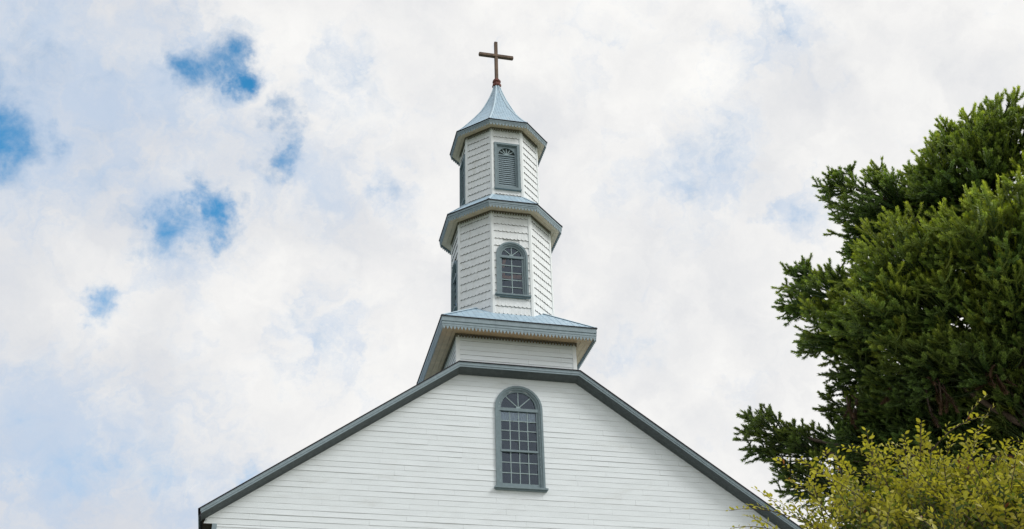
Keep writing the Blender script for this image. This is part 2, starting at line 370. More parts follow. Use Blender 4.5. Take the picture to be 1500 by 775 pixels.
def arched_window(F, hw, g, sill, z0, z1, zs, cols, rows, railz=None, spokes=(45, 90, 135), big=True):
    """hw outer half width, g glass half width, z0..z1 glass of the casement, zs springing"""
    par = church
    e = empty('arched_window', (0, 0, CZ), par)
    cw = (hw-g)*.62
    mb = MB()
    mb.band(arch(F, hw-cw*.55, sill+.06, zs, -.05), arch(F, hw, sill+.06, zs, -.05), F.n*.115)
    mb.band(arch(F, hw-cw, sill+.06, zs, -.05), arch(F, hw-cw*.55, sill+.06, zs, -.05), F.n*.085)
    mb.band(arch(F, g+.055, sill+.06, zs, -.08), arch(F, hw-cw, sill+.06, zs, -.08), F.n*.09)
    part(mb, 'casing', M['winframe'], e)
    mb = MB()
    mb.box(F.P(-hw-.07, sill, -.05), F.u*(2*hw+.14), F.n*.20, (0, 0, .055)); mb.box(F.P(-hw-.035, sill-.045, -.05), F.u*(2*hw+.07), F.n*.14, (0, 0, .044))
    mb.box(F.P(-hw-.02, sill+.0555, -.05), F.u*(2*hw+.04), F.n*.13, (0, 0, .035))
    part(mb, 'sill', M['winframe'], e)
    mb = MB()
    mb.band(arch(F, g, z0-.05, zs, -.08), arch(F, g+.056, z0-.05, zs, -.08), F.n*.07)
    mb.box(F.P(-g-.054, z0-.13, -.08), F.u*(2*g+.108), F.n*.068, (0, 0, .128))
    mb.box(F.P(-hw+cw, z1, -.08), F.u*2*(hw-cw), F.n*.10, (0, 0, max(.05, zs-z1)))
    if railz: mb.box(F.P(-g-.03, railz-.04, -.08), F.u*(2*g+.06), F.n*.09, (0, 0, .07))
    part(mb, 'sash', M['winframe'], e)
    mb = MB(); bw = .028 if big else .030
    for i in range(1, cols): a = -g+2*g*i/cols; bar(mb, F, a, z0, a, z1, bw, -.060, -.028)
    secs = [(z0, railz-.04, rows[0]), (railz+.03, z1, rows[1])] if railz else [(z0, z1, rows[0])]
    for (a, b, r) in secs:
        for i in range(1, r): z = a+(b-a)*i/r; bar(mb, F, -g, z, g, z, bw, -.058, -.030)
    for t in spokes:
        t = math.radians(t); bar(mb, F, .05*math.cos(t), zs+.03+.05*math.sin(t), g*math.cos(t), zs+g*math.sin(t), bw*1.0, -.060, -.028)
    inner = [F.P(.09*math.cos(math.pi*i/8), zs+.01+.07*math.sin(math.pi*i/8), -.057) for i in range(9)]
    mb.prism(inner, F.n*.030)
    part(mb, 'glazing_bars', M['muntin'], e)
    mb = MB(); fan = [F.P((g+.02)*math.cos(math.pi-math.pi*i/14), zs+(g+.02)*math.sin(math.pi-math.pi*i/14), -.05) for i in range(15)]; mb.face(fan[::-1])
    for (a, b, q) in secs:
        for i in range(q):
            for j in range(cols):
                u0, u1, v0, v1 = -g+2*g*j/cols, -g+2*g*(j+1)/cols, a+(b-a)*i/q, a+(b-a)*(i+1)/q; e1, e2 = random.gauss(0, .009), random.gauss(0, .009)
                mb.face([F.P(u0, v0, -.05+e1), F.P(u1, v0, -.05-e2), F.P(u1, v1, -.05-e1), F.P(u0, v1, -.05+e2)])
    part(mb, 'pane', M['glass'], e)
    # room behind the glass
    mb = MB(); dz = 1.0; H = g+.25
    A = [F.P(-H, z0-.3, -.15), F.P(H, z0-.3, -.15), F.P(H, zs+H, -.15), F.P(-H, zs+H, -.15)]; B = [p-F.n*dz for p in A]
    mb.face(B)
    for i in range(4): j = (i+1) % 4; mb.face([A[i], A[j], B[j], B[i]])
    part(mb, 'interior', M['interior'], e)
    return e
# gable window
FW = Frame((0, 0, 0), (1, 0, 0), (0, -1, 0))
gw = arched_window(FW, .83, .615, 13.40, 13.62, 16.21, 16.32, 4, (3, 4), railz=14.77)
mb = MB()                                     # gathered lace behind the top row of panes
n = 40
for i in range(n):
    for (za, zb) in ((15.87, 16.2),):
        x0, x1 = -.6+1.2*i/n, -.6+1.2*(i+1)/n; f = lambda k: .072+.012*math.sin(k*1.9)
        zl = lambda k: 15.86+.02*math.sin(k*.8)
        mb.face([FW.P(x0, zl(i), -f(i)), FW.P(x1, zl(i+1), -f(i+1)), FW.P(x1, zb, -f(i+1)), FW.P(x0, zb, -f(i))])
part(mb, 'valance', M['valance'], gw)

# --- square base of the steeple
YO = 2.14; AB = A0
base = empty('steeple_base', (0, 0, CZ), church)
mb = MB(); F_ = [((0, 0), (1, 0), (0, -1)), ((-AB, YO), (0, -1), (-1, 0)), ((AB, YO), (0, 1), (1, 0)), ((0, 2*YO), (-1, 0), (0, 1))]
for o, u, n in F_:
    clap(mb, 0, lambda z: [(-AB+.1, AB-.1)], ZT-.02 if n == (0, -1) else 17.0, BZ-.40, .181, lean=.016, n=n, o=o, u=u)
part(mb, 'siding', [M['white'], M['shade_grime']], base)
for sx in (-1, 1):
    for sy in (-1, 1):
        mb = MB(); x = sx*AB; y = YO+sy*YO; zc = ZT-.03 if sy < 0 else 17.2
        mb.prism([(x+sx*.03, y+sy*.03, zc), (x-sx*.11, y+sy*.03, zc), (x-sx*.11, y-sy*.0, zc), (x, y-sy*.0, zc), (x, y-sy*.11, zc), (x+sx*.03, y-sy*.11, zc)], (0, 0, BZ-.40-zc))
        part(mb, 'corner_board', M['board'], base)

def teeth(mb, n, a, z, h, w_, cx, cy, th=.022, kind='tri', mi=0):
    """little hanging teeth round an n-gon of apothem a, top at z"""
    for i in range(n):
        p = np.array(corner(n, a, i)); q = np.array(corner(n, a, (i+1) % n)); L = np.linalg.norm(q-p); t = (q-p)/L; nn = np.array([t[1], -t[0]])
        k = max(1, round(L/w_)); s = L/k
        for j in range(k):
            a0 = p+t*s*j; a1 = p+t*s*(j+1); am = p+t*s*(j+.5); m0 = a0+t*s*.27; m1 = a0+t*s*.73
            V = lambda P, zz: (cx+P[0], cy+P[1], zz)
            if kind == 'tri': poly = [V(a0, z), V(am, z-h), V(a1, z)] if False else [V(a0+t*s*.03, z), V(a0+t*s*.22, z-h*.45), V(am, z-h), V(a0+t*s*.78, z-h*.45), V(a1-t*s*.03, z)]
            else: poly = [V(m0, z), V(m0, z-h), V(m1, z-h), V(m1, z)]
            mb.prism(poly, (-nn[0]*th, -nn[1]*th, 0), mi)
def cornice(par, n, K, A, z, fh, lh, dh, name='cornice', planks=True, dstep=.075):
    """fascia, hanging lace, plank soffit, dentils against the wall, dark sheet edge"""
    mb = MB(); mb.sweep(n, [(K-.03, z-.028), (K, z-.028), (K, z-fh*.52), (K-.028, z-fh*.54), (K-.028, z-fh*.60), (K-.008, z-fh*.62), (K-.008, z-fh*.80), (K-.02, z-fh*.82), (K-.02, z-fh), (K-.06, z-fh), (K-.06, z-fh+.06)], 0, YO)
    part(mb, name, M['trim_light'], par)
    mb = MB(); mb.sweep(n, [(K-.035, z-.027), (K+.03, z-.027), (K+.03, z-.002), (K-.02, z+.006)], 0, YO); part(mb, 'roof_edge', M['dark'], par)
    mb = MB(); teeth(mb, n, K-.024, z-fh-.001, lh, .125, 0, YO); part(mb, 'lace_trim', M['trim_light'], par)
    mb = MB(); zs = z-fh+.045; m = max(2, int((K-.06-A)/.16)); gap = .010
    for k in range(m):
        a0 = A-.01+(K-.055-A)*k/m; a1 = A-.01+(K-.055-A)*(k+1)/m-gap
        mb.sweep(n, [(a0, zs+.02), (a0, zs), (a1, zs), (a1, zs+.02)], 0, YO)
    mb.sweep(n, [(A-.02, zs+.021), (K-.03, zs+.021)], 0, YO, 1)
    part(mb, 'soffit', [M['tan'] if n == 4 else M['soffit'], M['shade_grime']], par)
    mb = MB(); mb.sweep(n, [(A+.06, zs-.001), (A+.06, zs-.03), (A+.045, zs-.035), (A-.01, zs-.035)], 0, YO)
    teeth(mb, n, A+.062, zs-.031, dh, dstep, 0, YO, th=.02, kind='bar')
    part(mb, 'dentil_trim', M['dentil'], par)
cornice(base, 4, 2.7924, AB, BZ, .385, .135, .11, dstep=.11)
# skirt roof of the base
def skirt(par, n, prof, hips=True, ribs=.0, name='roof', capw=.05):
    mb = MB(); mb.sweep(n, prof, 0, YO)
    if ribs:      # standing ribs of the metal sheet
        for i in range(n):
            for k in range(len(prof)-1):
                (a0, z0), (a1, z1) = prof[k], prof[k+1]
                if a1 > a0: continue
                p0, q0 = np.array(corner(n, a0, i)), np.array(corner(n, a0, (i+1) % n)); t = (q0-p0)/np.linalg.norm(q0-p0); nn = np.array([t[1], -t[0]])
                m0 = (p0+q0)/2; m1 = nn*a1; h1 = a1*math.tan(math.pi/n); h0 = a0*math.tan(math.pi/n)
                j = -int(h0/ribs)
                while j*ribs <= h0:
                    s = j*ribs; j += 1
                    if abs(s) > h0-.01: continue
                    e = 1. if abs(s) <= h1 else (h0-abs(s))/(h0-h1+1e-9)
                    P0 = np.array([*(nn*a0+t*s), z0]); P1 = np.array([*(nn*(a0+(a1-a0)*e)+t*s), z0+(z1-z0)*e]); P0[1] += YO; P1[1] += YO
                    N3 = np.array([nn[0]*(z1-z0), nn[1]*(z1-z0), a0-a1]); N3 /= np.linalg.norm(N3); T3 = np.array([*t, 0])
                    mb.prism([P0-T3*.008-N3*.004, P0+N3*.008, P0+T3*.008-N3*.004], P1-P0)
    r = part(mb, name, M['blue_roof'], par)
    if hips:
        for i in range(n):
            mb = MB(); path = []
            for a, z in prof: x, y = corner(n, a, i); path.append(np.array([x, y+YO, z+.004]))
            t = -math.pi/2-math.pi/n+2*math.pi*i/n; rad = np.array([math.cos(t), math.sin(t), 0]); tn = np.array([-math.sin(t), math.cos(t), 0])
            for k in range(len(path)-1):
                a, b = path[k], path[k+1]; dr = b-a; up = np.cross(dr, tn); up /= np.linalg.norm(up); up *= math.copysign(1, up[2] if abs(up[2]) > .05 else up@rad)
                c0 = capw if k == 0 else capw; 
                if np.linalg.norm(b[:2]-np.array([0, YO])) < .25: c1 = c0*.5
                else: c1 = c0
                dn = math.tan(math.pi/n)*.6
                mb.face([a+up*.022, b+up*.022, b+tn*c1-rad*c1*dn*.9+up*.004, a+tn*c0-rad*c0*dn*.9+up*.004]); mb.face([b+up*.022, a+up*.022, a-tn*c0-rad*c0*dn*.9+up*.004, b-tn*c1-rad*c1*dn*.9+up*.004])
            part(mb, 'hip_cap', M['hip'], par)
    return r
skirt(base, 4, [(2.80, BZ+.002), (1.15, BZ+.002+.83*1.65)], ribs=.22, capw=.09)

# --- octagonal stages
def oct_stage(name, A, z0, z1, rh, sw, winspec, zoff):
    par = empty(name, (0, 0, CZ), church)
    hw8 = A*math.tan(math.pi/8)
    mb = MB()
    for i in range(8):
        p, q = np.array(corner(8, A, i)), np.array(corner(8, A, (i+1) % 8)); t = (q-p)/np.linalg.norm(q-p); nn = np.array([t[1], -t[0]])
        F = Frame((nn[0]*A, nn[1]*A+YO, 0), (t[0], t[1], 0), (nn[0], nn[1], 0)); iswin = i in (0, 6)
        # backing just behind the shingles
        def oh(z): return winspec(z) if iswin else 0.
        zz = z0
        while zz < z1:
            zt = min(zz+.12, z1); h = max(oh(zz+.001), oh(zt-.001)) if min(oh(zz+.001), oh(zt-.001)) > 0 else 0
            if h > 0:
                mb.face([F.P(-hw8, zz, -.02), F.P(-h, zz, -.02), F.P(-h, zt, -.02), F.P(-hw8, zt, -.02)]); mb.face([F.P(h, zz, -.02), F.P(hw8, zz, -.02), F.P(hw8, zt, -.02), F.P(h, zt, -.02)])
            else: mb.face([F.P(-hw8, zz, -.02), F.P(hw8, zz, -.02), F.P(hw8, zt, -.02), F.P(-hw8, zt, -.02)])
            zz = zt
        row = 0; zb = zoff
        while zb+rh > z0+.02: zb -= rh
        while zb < z1:
            zt = zb+rh+.03; jit = random.uniform(-.02, .02)
            u = -hw8+.02-random.uniform(0, sw)
            while u < hw8-.03:
                wd = sw*random.uniform(.9, 1.12); ua, ub = max(u, -hw8+.03), min(u+wd, hw8-.03); u += wd
                if ub-ua < .02: continue
                hs = [oh(zb+f*rh) for f in (.0, .5, .95)]; h = max(hs)
                if min(ub, 1e9) > -h and ua < h and h > 0:
                    if ua < -h < ub: ub = -h
                    elif ua < h < ub: ua = h
                    else: continue
                    if ub-ua < .012: continue
                dz = random.uniform(-.005, .005); ln = .030*random.uniform(.85, 1.2); g_ = .0012
                k = 5; ar = min(.056, (ub-ua)*.38); bot = []; c = (ua+ub)/2; r_ = (ub-ua)/2-g_
                for j in range(k+1):
                    s = -1+2*j/k; bot.append((c+s*r_, zb+dz+ar*(1-math.sqrt(max(0, 1-s*s*.92)))))
                top = min(zt, z1)
                if top <= max(b[1] for b in bot): continue
                front = [F.P(a, max(z, z0-.2), ln) for a, z in bot]
                mb.face(front+[F.P(c+r_, top, .001), F.P(c-r_, top, .001)])
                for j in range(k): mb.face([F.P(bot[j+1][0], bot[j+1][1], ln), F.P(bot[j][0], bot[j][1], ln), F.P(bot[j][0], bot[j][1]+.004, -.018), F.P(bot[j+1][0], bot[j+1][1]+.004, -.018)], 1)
                for s, b in ((0, bot[0]), (1, bot[-1])): mb.face([F.P(b[0], b[1], ln), F.P(b[0], top, .001), F.P(b[0], top, -.018), F.P(b[0], b[1], -.018)], 0)
            zb += rh; row += 1
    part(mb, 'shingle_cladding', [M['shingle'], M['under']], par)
    for i in range(8):
        mb = MB(); c = np.array(corner(8, A, i)); r = c/np.linalg.norm(c)
        p = np.array(corner(8, A, (i-1) % 8)); q = np.array(corner(8, A, (i+1) % 8)); t0 = (p-c)/np.linalg.norm(p-c); t1 = (q-c)/np.linalg.norm(q-c)
        co = c+r*.047; n0 = (r*1.0); wdt = .085
        poly = [co, co+t1*wdt, c+t1*wdt-r*.01, c-r*.01, c+t0*wdt-r*.01, co+t0*wdt]
        mb.prism([(P[0], P[1]+YO, z0-.3) for P in poly], (0, 0, z1-z0+.3)); part(mb, 'corner_board', M['board'], par)
    return par
A1, K1, H1 = 1.8012, 2.2768, 24.835
A2, K2, H2 = 1.4663, 1.8829, 29.05
w1 = lambda z: open_half(z, dict(hw=.60, sill=20.92, spring=22.69), .10)
w2 = lambda z: .43 if 25.98 < z < 28.1 else 0.
lower = oct_stage('lower_octagon_stage', A1, 20.0, H1-.20, .3243, .150, w1, 22.43)
upper = oct_stage('upper_octagon_stage', A2, 25.3, H2-.14, .3115, .140, w2, 28.475)
cornice(lower, 8, K1, A1, H1, .245, .10, .09, dstep=.10)
cornice(upper, 8, K2, A2, H2, .18, .095, .09, dstep=.10)
skirt(lower, 8, [(K1+.01, H1+.004), (1.40, H1+.004+1.0*(K1+.01-1.40))], ribs=.20, capw=.07)
spire = empty('spire', (0, 0, CZ), church)
skirt(spire, 8, [(K2+.01, H2+.004), (1.74, 29.22), (1.58, 29.43), (1.43, 29.64), (1.28, 29.86), (1.12, 30.09), (.95, 30.36), (.78, 30.63), (.63, 30.94), (.49, 31.26), (.36, 31.58), (.245, 31.92), (.155, 32.22), (.125, 32.40)], ribs=.11, name='spire_roof', capw=.05)
for (nx, ny) in ((0, -1), (-1, 0)):
    u = (-ny, nx)
    F = Frame((nx*A1, ny*A1+YO, 0), (*u, 0), (nx, ny, 0))
    ww = arched_window(F, .60, .385, 20.92, 21.04, 22.58, 22.68, 2, (5,), big=False)
    mb = MB()                      # timber framing seen through the glass
    mb.box(F.P(-.37, 21.72, -.16), F.u*.40, F.n*.09, (0, 0, .13)); mb.box(F.P(-.02, 21.76, -.17), F.u*.42, F.n*.09, (0, 0, .17))
    mb.box(F.P(-.36, 21.78, -.12), F.u*.10, F.n*.06, (0, 0, .22))
    bar(mb, F, -.34, 22.2, -.22, 22.66, .12, -.14, -.08)
    part(mb, 'timber_frame', M['wood'], ww)
    # louvred window of the upper stage
    F = Frame((nx*A2, ny*A2+YO, 0), (*u, 0), (nx, ny, 0))
    lw = empty('louvred_window', (0, 0, CZ), church)
    L, B, T = .51, 25.95, 28.17
    def rect(h, b, t, d): return [F.P(-h, b, d), F.P(-h, t, d), F.P(h, t, d), F.P(h, b, d)]
    mb = MB(); mb.band(rect(L-.09, B+.09, T-.09, -.05), rect(L, B, T, -.05), F.n*.125, True); mb.band(rect(L-.125, B+.125, T-.125, -.06), rect(L-.09, B+.09, T-.09, -.06), F.n*.095, True)
    mb.box(F.P(-L-.03, B-.05, -.04), F.u*(2*L+.06), F.n*.155, (0, 0, .075)); part(mb, 'frame', M['winframe'], lw)
    mb = MB(); g_ = .335; zs = 27.64
    mb.band(rect(g_, 26.12, T-.128, -.07), rect(L-.126, B+.126, T-.126, -.07), F.n*.07, True)
    # spandrel board above with fan opening
    out = [F.P(-g_-.0, zs, -.069)]+[F.P(-g_*1.0, zs+.34, -.069)]*1
    arcp = [(g_*math.cos(math.pi-math.pi*i/12), zs+g_*math.sin(math.pi-math.pi*i/12)) for i in range(13)]
    topz = T-.13
    for (a, z), (a2, z2) in zip(arcp[:-1], arcp[1:]):
        if z < topz or z2 < topz: mb.prism([F.P(a, min(z, topz), -.07), F.P(a2, min(z2, topz), -.07), F.P(a2, topz+.01, -.07), F.P(a, topz+.01, -.07)], F.n*.062)
    mb.box(F.P(-g_, 27.585, -.07), F.u*2*g_, F.n*.065, (0, 0, .055)); part(mb, 'sash', M['winframe'], lw)
    mb = MB()
    for t in (0.5, 35, 62, 90, 118, 145, 179.5):
        if 1 < t < 179: t = math.radians(t); bar(mb, F, .0, zs, g_*math.cos(t), zs+g_*math.sin(t), .030, -.075, -.04)
    mb.prism([F.P(.09*math.cos(math.pi*i/8), zs+.09*math.sin(math.pi*i/8), -.078) for i in range(9)], F.n*.04)
    part(mb, 'fan_bars', M['muntin'], lw)
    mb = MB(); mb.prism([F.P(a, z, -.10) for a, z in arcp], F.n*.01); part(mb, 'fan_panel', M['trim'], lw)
    mb = MB(); k = 15
    for i in range(k):
        z = 26.13+1.45*(i+.5)/k
        mb.prism([F.P(-g_, z-.048, -.026), F.P(-g_, z-.034, -.020), F.P(-g_, z+.066, -.068), F.P(-g_, z+.056, -.076)], F.u*2*g_)
    part(mb, 'louvre_slats', M['trim_light'], lw)
    mb = MB(); mb.box(F.P(-g_-.1, 26.0, -.2), F.u*(2*g_+.2), F.n*.05, (0, 0, 2.1)); part(mb, 'backing', M['interior'], lw)

# --- finial and cross
def loft(mb, secs, cx, cy, n=8):
    b = len(mb.v)
    for r, z in secs:
        for k in range(n): a = 2*math.pi*(k+.5)/n; mb.v.append((cx+r*math.cos(a), cy+r*math.sin(a), z))
    for i in range(len(secs)-1):
        for k in range(n): j = (k+1) % n; mb.f.append((b+i*n+k, b+i*n+j, b+(i+1)*n+j, b+(i+1)*n+k)); mb.mi.append(0)
    mb.f.append(tuple(b+(len(secs)-1)*n+k for k in range(n))); mb.mi.append(0); mb.f.append(tuple(b+k for k in range(n))[::-1]); mb.mi.append(0)
mb = MB(); loft(mb, [(.10, 32.30), (.19, 32.34), (.205, 32.40), (.19, 32.47), (.15, 32.50), (.15, 32.55), (.185, 32.60), (.18, 32.67), (.12, 32.75), (.08, 32.80)], 0, YO)
part(mb, 'finial', M['finial'])
mb = MB(); h = .072; c = .022
def rod(mb, p, q, u, v, h, c):   # chamfered square bar with chamfered ends
    p, q, u, v = map(lambda a: np.array(a, float), (p, q, u, v)); d = (q-p)/np.linalg.norm(q-p)
    def sec(o, s): return [o+u*a*s+v*b*s for a, b in ((h-c, h), (h, h-c), (h, c-h), (h-c, -h), (c-h, -h), (-h, c-h), (-h, h-c), (c-h, h))]
    rows = [sec(p, .55), sec(p+d*.03, 1), sec(q-d*.03, 1), sec(q, .55)]; b = len(mb.v)
    for r in rows: mb.v.extend([tuple(x) for x in r])
    for i in range(3):
        for k in range(8): j = (k+1) % 8; mb.f.append((b+i*8+k, b+i*8+j, b+i*8+8+j, b+i*8+8+k)); mb.mi.append(0)
    mb.f.append(tuple(b+k for k in range(8))[::-1]); mb.f.append(tuple(b+24+k for k in range(8))); mb.mi += [0, 0]
rod(mb, (0, YO, 32.72), (0, YO, 34.92), (1, 0, 0), (0, 1, 0), h, c); rod(mb, (-.775, YO-.004, 34.10), (.775, YO-.004, 34.10), (0, 0, 1), (0, 1, 0), h*1.12, c)
part(mb, 'cross', M['cross'])

# ================================================================ foliage helpers (numpy)
def build_np(name, V, F, colr, mat, parent):
    me = D.meshes.new(name); me.vertices.add(len(V)); me.vertices.foreach_set('co', V.astype(np.float32).ravel())
    k = F.shape[1]; me.loops.add(F.size); me.loops.foreach_set('vertex_index', F.astype(np.int32).ravel())
    me.polygons.add(len(F)); me.polygons.foreach_set('loop_start', np.arange(0, F.size, k, dtype=np.int32)); me.polygons.foreach_set('loop_total', np.full(len(F), k, np.int32))
    me.update(calc_edges=True); a = me.color_attributes.new('Col', 'FLOAT_COLOR', 'POINT')
    c4 = np.ones((len(V), 4), np.float32); c4[:, :3] = colr; a.data.foreach_set('color', c4.ravel())
    me.materials.append(mat); o = D.objects.new(name, me); COL.objects.link(o)
    if parent: o.parent = parent
    return o
def norm(a): return a/(np.linalg.norm(a, axis=-1, keepdims=True)+1e-9)
def bezier(P0, P1, P2, t):   # (K,3) x3, t (S,) -> (K,S,3), tangent
    t = t[None, :, None]; P0, P1, P2 = P0[:, None], P1[:, None], P2[:, None]
    return (1-t)**2*P0+2*t*(1-t)*P1+t*t*P2, norm(2*(1-t)*(P1-P0)+2*t*(P2-P1))
def branchlets(P0, P1, P2, tcol, bcol, npl=190, t0=.25, rad=.019, nlen=.044, shade=None):
    """bristly ropes: thin core plus many stiff needle triangles, from three Bezier points each"""
    K = len(P0); Vs, Fs, Cs = [], [], []
    # core
    S = 6; t = np.linspace(0, 1, S); C, T = bezier(P0, P1, P2, t)
    ref = np.where(np.abs(T[..., 2:3]) < .9, np.array([0, 0, 1.]), np.array([1., 0, 0])); U = norm(np.cross(T, ref)); Vv = np.cross(T, U)
    r = rad*(1-.5*t)[None, :, None]; ring = []
    for k in range(3): a = 2*math.pi*k/3; ring.append(C+(U*math.cos(a)+Vv*math.sin(a))*r)
    R = np.stack(ring, 2).reshape(-1, 3); idx = np.arange(K*S*3).reshape(K, S, 3)
    for k in range(3):
        j = (k+1) % 3; a, b, c, d = idx[:, :-1, k], idx[:, :-1, j], idx[:, 1:, j], idx[:, 1:, k]
        Fs.append(np.stack([a, b, c], -1).reshape(-1, 3)); Fs.append(np.stack([a, c, d], -1).reshape(-1, 3))
    Vs.append(R); cc = bcol[:, None]*.8*(1-t[None, :, None]**2)+tcol[:, None]*t[None, :, None]**2; Cs.append(np.repeat(cc[:, :, None], 3, 2).reshape(-1, 3)); base = len(R)
    # needles
    n = npl; tt = t0+(1-t0)*np.sqrt(rng.random((K, n))); tt = np.sort(tt, 1)
    q = tt[..., None]; a0, a1, a2 = P0[:, None], P1[:, None], P2[:, None]
    c = (1-q)**2*a0+2*q*(1-q)*a1+q*q*a2; T = norm(2*(1-q)*(a1-a0)+2*q*(a2-a1))
    ref = np.where(np.abs(T[..., 2:3]) < .9, np.array([0, 0, 1.]), np.array([1., 0, 0])); U = norm(np.cross(T, ref)); W_ = np.cross(T, U)
    ph = rng.random((K, n, 1))*2*math.pi; rd = U*np.cos(ph)+W_*np.sin(ph); tg = -U*np.sin(ph)+W_*np.cos(ph)
    tipf = np.clip((q-.88)/.12, 0, 1); dirn = norm(rd*(1-.35*tipf)+T*(.75+.9*tipf)); L = nlen*(.75+.5*rng.random((K, n, 1)))
    bw = .0085*(.8+.5*rng.random((K, n, 1))); b0 = c+rd*rad*.6
    V3 = np.stack([b0-tg*bw, b0+tg*bw, b0+dirn*L], 2).reshape(-1, 3); F3 = base+np.arange(len(V3)).reshape(-1, 3)
    mixf = np.clip((q-.55)/.45, 0, 1)**1.6*(.7+.6*rng.random((K, n, 1))); col = bcol[:, None]*(1-mixf)+tcol[:, None]*mixf
    col = np.repeat(col[:, :, None], 3, 2); col[:, :, 2] *= 1.25
    Vs.append(V3); Fs.append(F3); Cs.append(col.reshape(-1, 3))
    return np.concatenate(Vs), np.concatenate(Fs), np.concatenate(Cs)

# ================================================================ MONKEY PUZZLE TREE
TD = 20.5
tc = at(1475, 420, TD); TX, TY = float(tc[0]), float(tc[1])
tree = empty('monkey_puzzle_tree', (TX, TY, GZ))
tag(tree, 'tall dark green monkey puzzle tree with dense cushions of bristly branches right of the church', 'tree')
def tp(mb, name, mat, parent=tree, smooth=False):
    o = mb.build(name, mat, None, smooth); o.parent = parent
    if parent is tree: o.location = (-TX, -TY, -GZ)
    return o
TOPZ = at(1560, 90, TD)[2]
trk = [(TX+.10*math.sin(z*.5), TY+.08*math.cos(z*.7), GZ+(TOPZ-GZ)*z/14) for z in range(15)]
mb = MB(); mb.tube(trk, [.42*(1-.86*i/14)+.02 for i in range(15)], 14); tp(mb, 'trunk', M['bark'], smooth=True)
PXM = FPX/TD
# cushions: picture x, y, radius (px), depth offset (m, + is further), tip brightness
cush = [(1272, 296, 58, .6, .45), (1228, 268, 26, .7, .35), (1325, 290, 45, .9, .5), (1262, 350, 38, .9, .5), (1415, 245, 72, .0, .75), (1388, 212, 38, .2, .8), (1372, 260, 34, .1, .6), (1430, 195, 36, .3, .8), (1490, 200, 62, .3, .7), (1462, 168, 30, .5, .6),
        (1310, 380, 68, -1.0, 1.0), (1255, 410, 34, -.2, .7), (1195, 425, 44, -.2, .6), (1168, 440, 30, .1, .45), (1215, 475, 50, -.5, .7), (1175, 400, 20, .1, .4), (1285, 455, 62, -1.2, .85), (1360, 440, 62, -1.3, .75),
        (1455, 345, 72, -1.3, 1.0), (1400, 330, 45, .2, .4), (1500, 430, 70, -1.2, .75), (1415, 520, 60, -1.5, .55), (1340, 530, 60, -1.3, .6), (1260, 525, 45, -.6, .5), (1240, 560, 30, -.2, .35),
        (1125, 635, 44, .0, .4), (1105, 620, 26, .2, .3), (1160, 655, 48, -.1, .4), (1205, 640, 42, .1, .4), (1245, 600, 42, -.1, .4), (1295, 595, 52, -.6, .45), (1180, 700, 42, -.1, .35), (1225, 700, 50, .0, .3),
        (1290, 660, 60, .2, .3), (1355, 610, 45, .5, .25), (1480, 560, 55, -.9, .55), (1500, 620, 45, -.8, .55), (1430, 640, 50, .7, .25), (1350, 700, 60, .7, .25),
        (1570, 205, 76, .3, .8), (1580, 300, 90, -.9, .9), (1600, 430, 90, -1.0, .8), (1610, 560, 90, -.9, .7), (1560, 680, 80, -.5, .5), (1680, 380, 100, .2, .7), (1690, 520, 100, .2, .6), (1640, 240, 90, .4, .7), (1590, 165, 50, .5, .8), (1720, 640, 100, .3, .5)]
# inner and far-side masses, their shade put into darker tip colours
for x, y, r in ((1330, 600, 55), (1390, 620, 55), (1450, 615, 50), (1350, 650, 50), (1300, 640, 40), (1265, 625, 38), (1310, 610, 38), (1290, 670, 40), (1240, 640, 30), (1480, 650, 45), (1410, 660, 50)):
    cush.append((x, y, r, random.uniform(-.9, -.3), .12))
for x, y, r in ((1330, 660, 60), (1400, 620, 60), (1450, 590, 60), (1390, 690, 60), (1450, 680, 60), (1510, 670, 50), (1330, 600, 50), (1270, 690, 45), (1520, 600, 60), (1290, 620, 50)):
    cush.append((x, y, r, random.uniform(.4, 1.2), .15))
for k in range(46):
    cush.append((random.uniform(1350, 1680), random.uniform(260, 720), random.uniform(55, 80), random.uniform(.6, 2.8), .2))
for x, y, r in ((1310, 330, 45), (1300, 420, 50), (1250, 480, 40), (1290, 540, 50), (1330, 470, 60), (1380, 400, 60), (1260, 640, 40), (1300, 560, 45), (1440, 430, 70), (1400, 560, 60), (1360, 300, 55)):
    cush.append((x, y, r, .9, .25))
P0s, P1s, P2s, tc_, bc_ = [], [], [], [], []
limbs = []
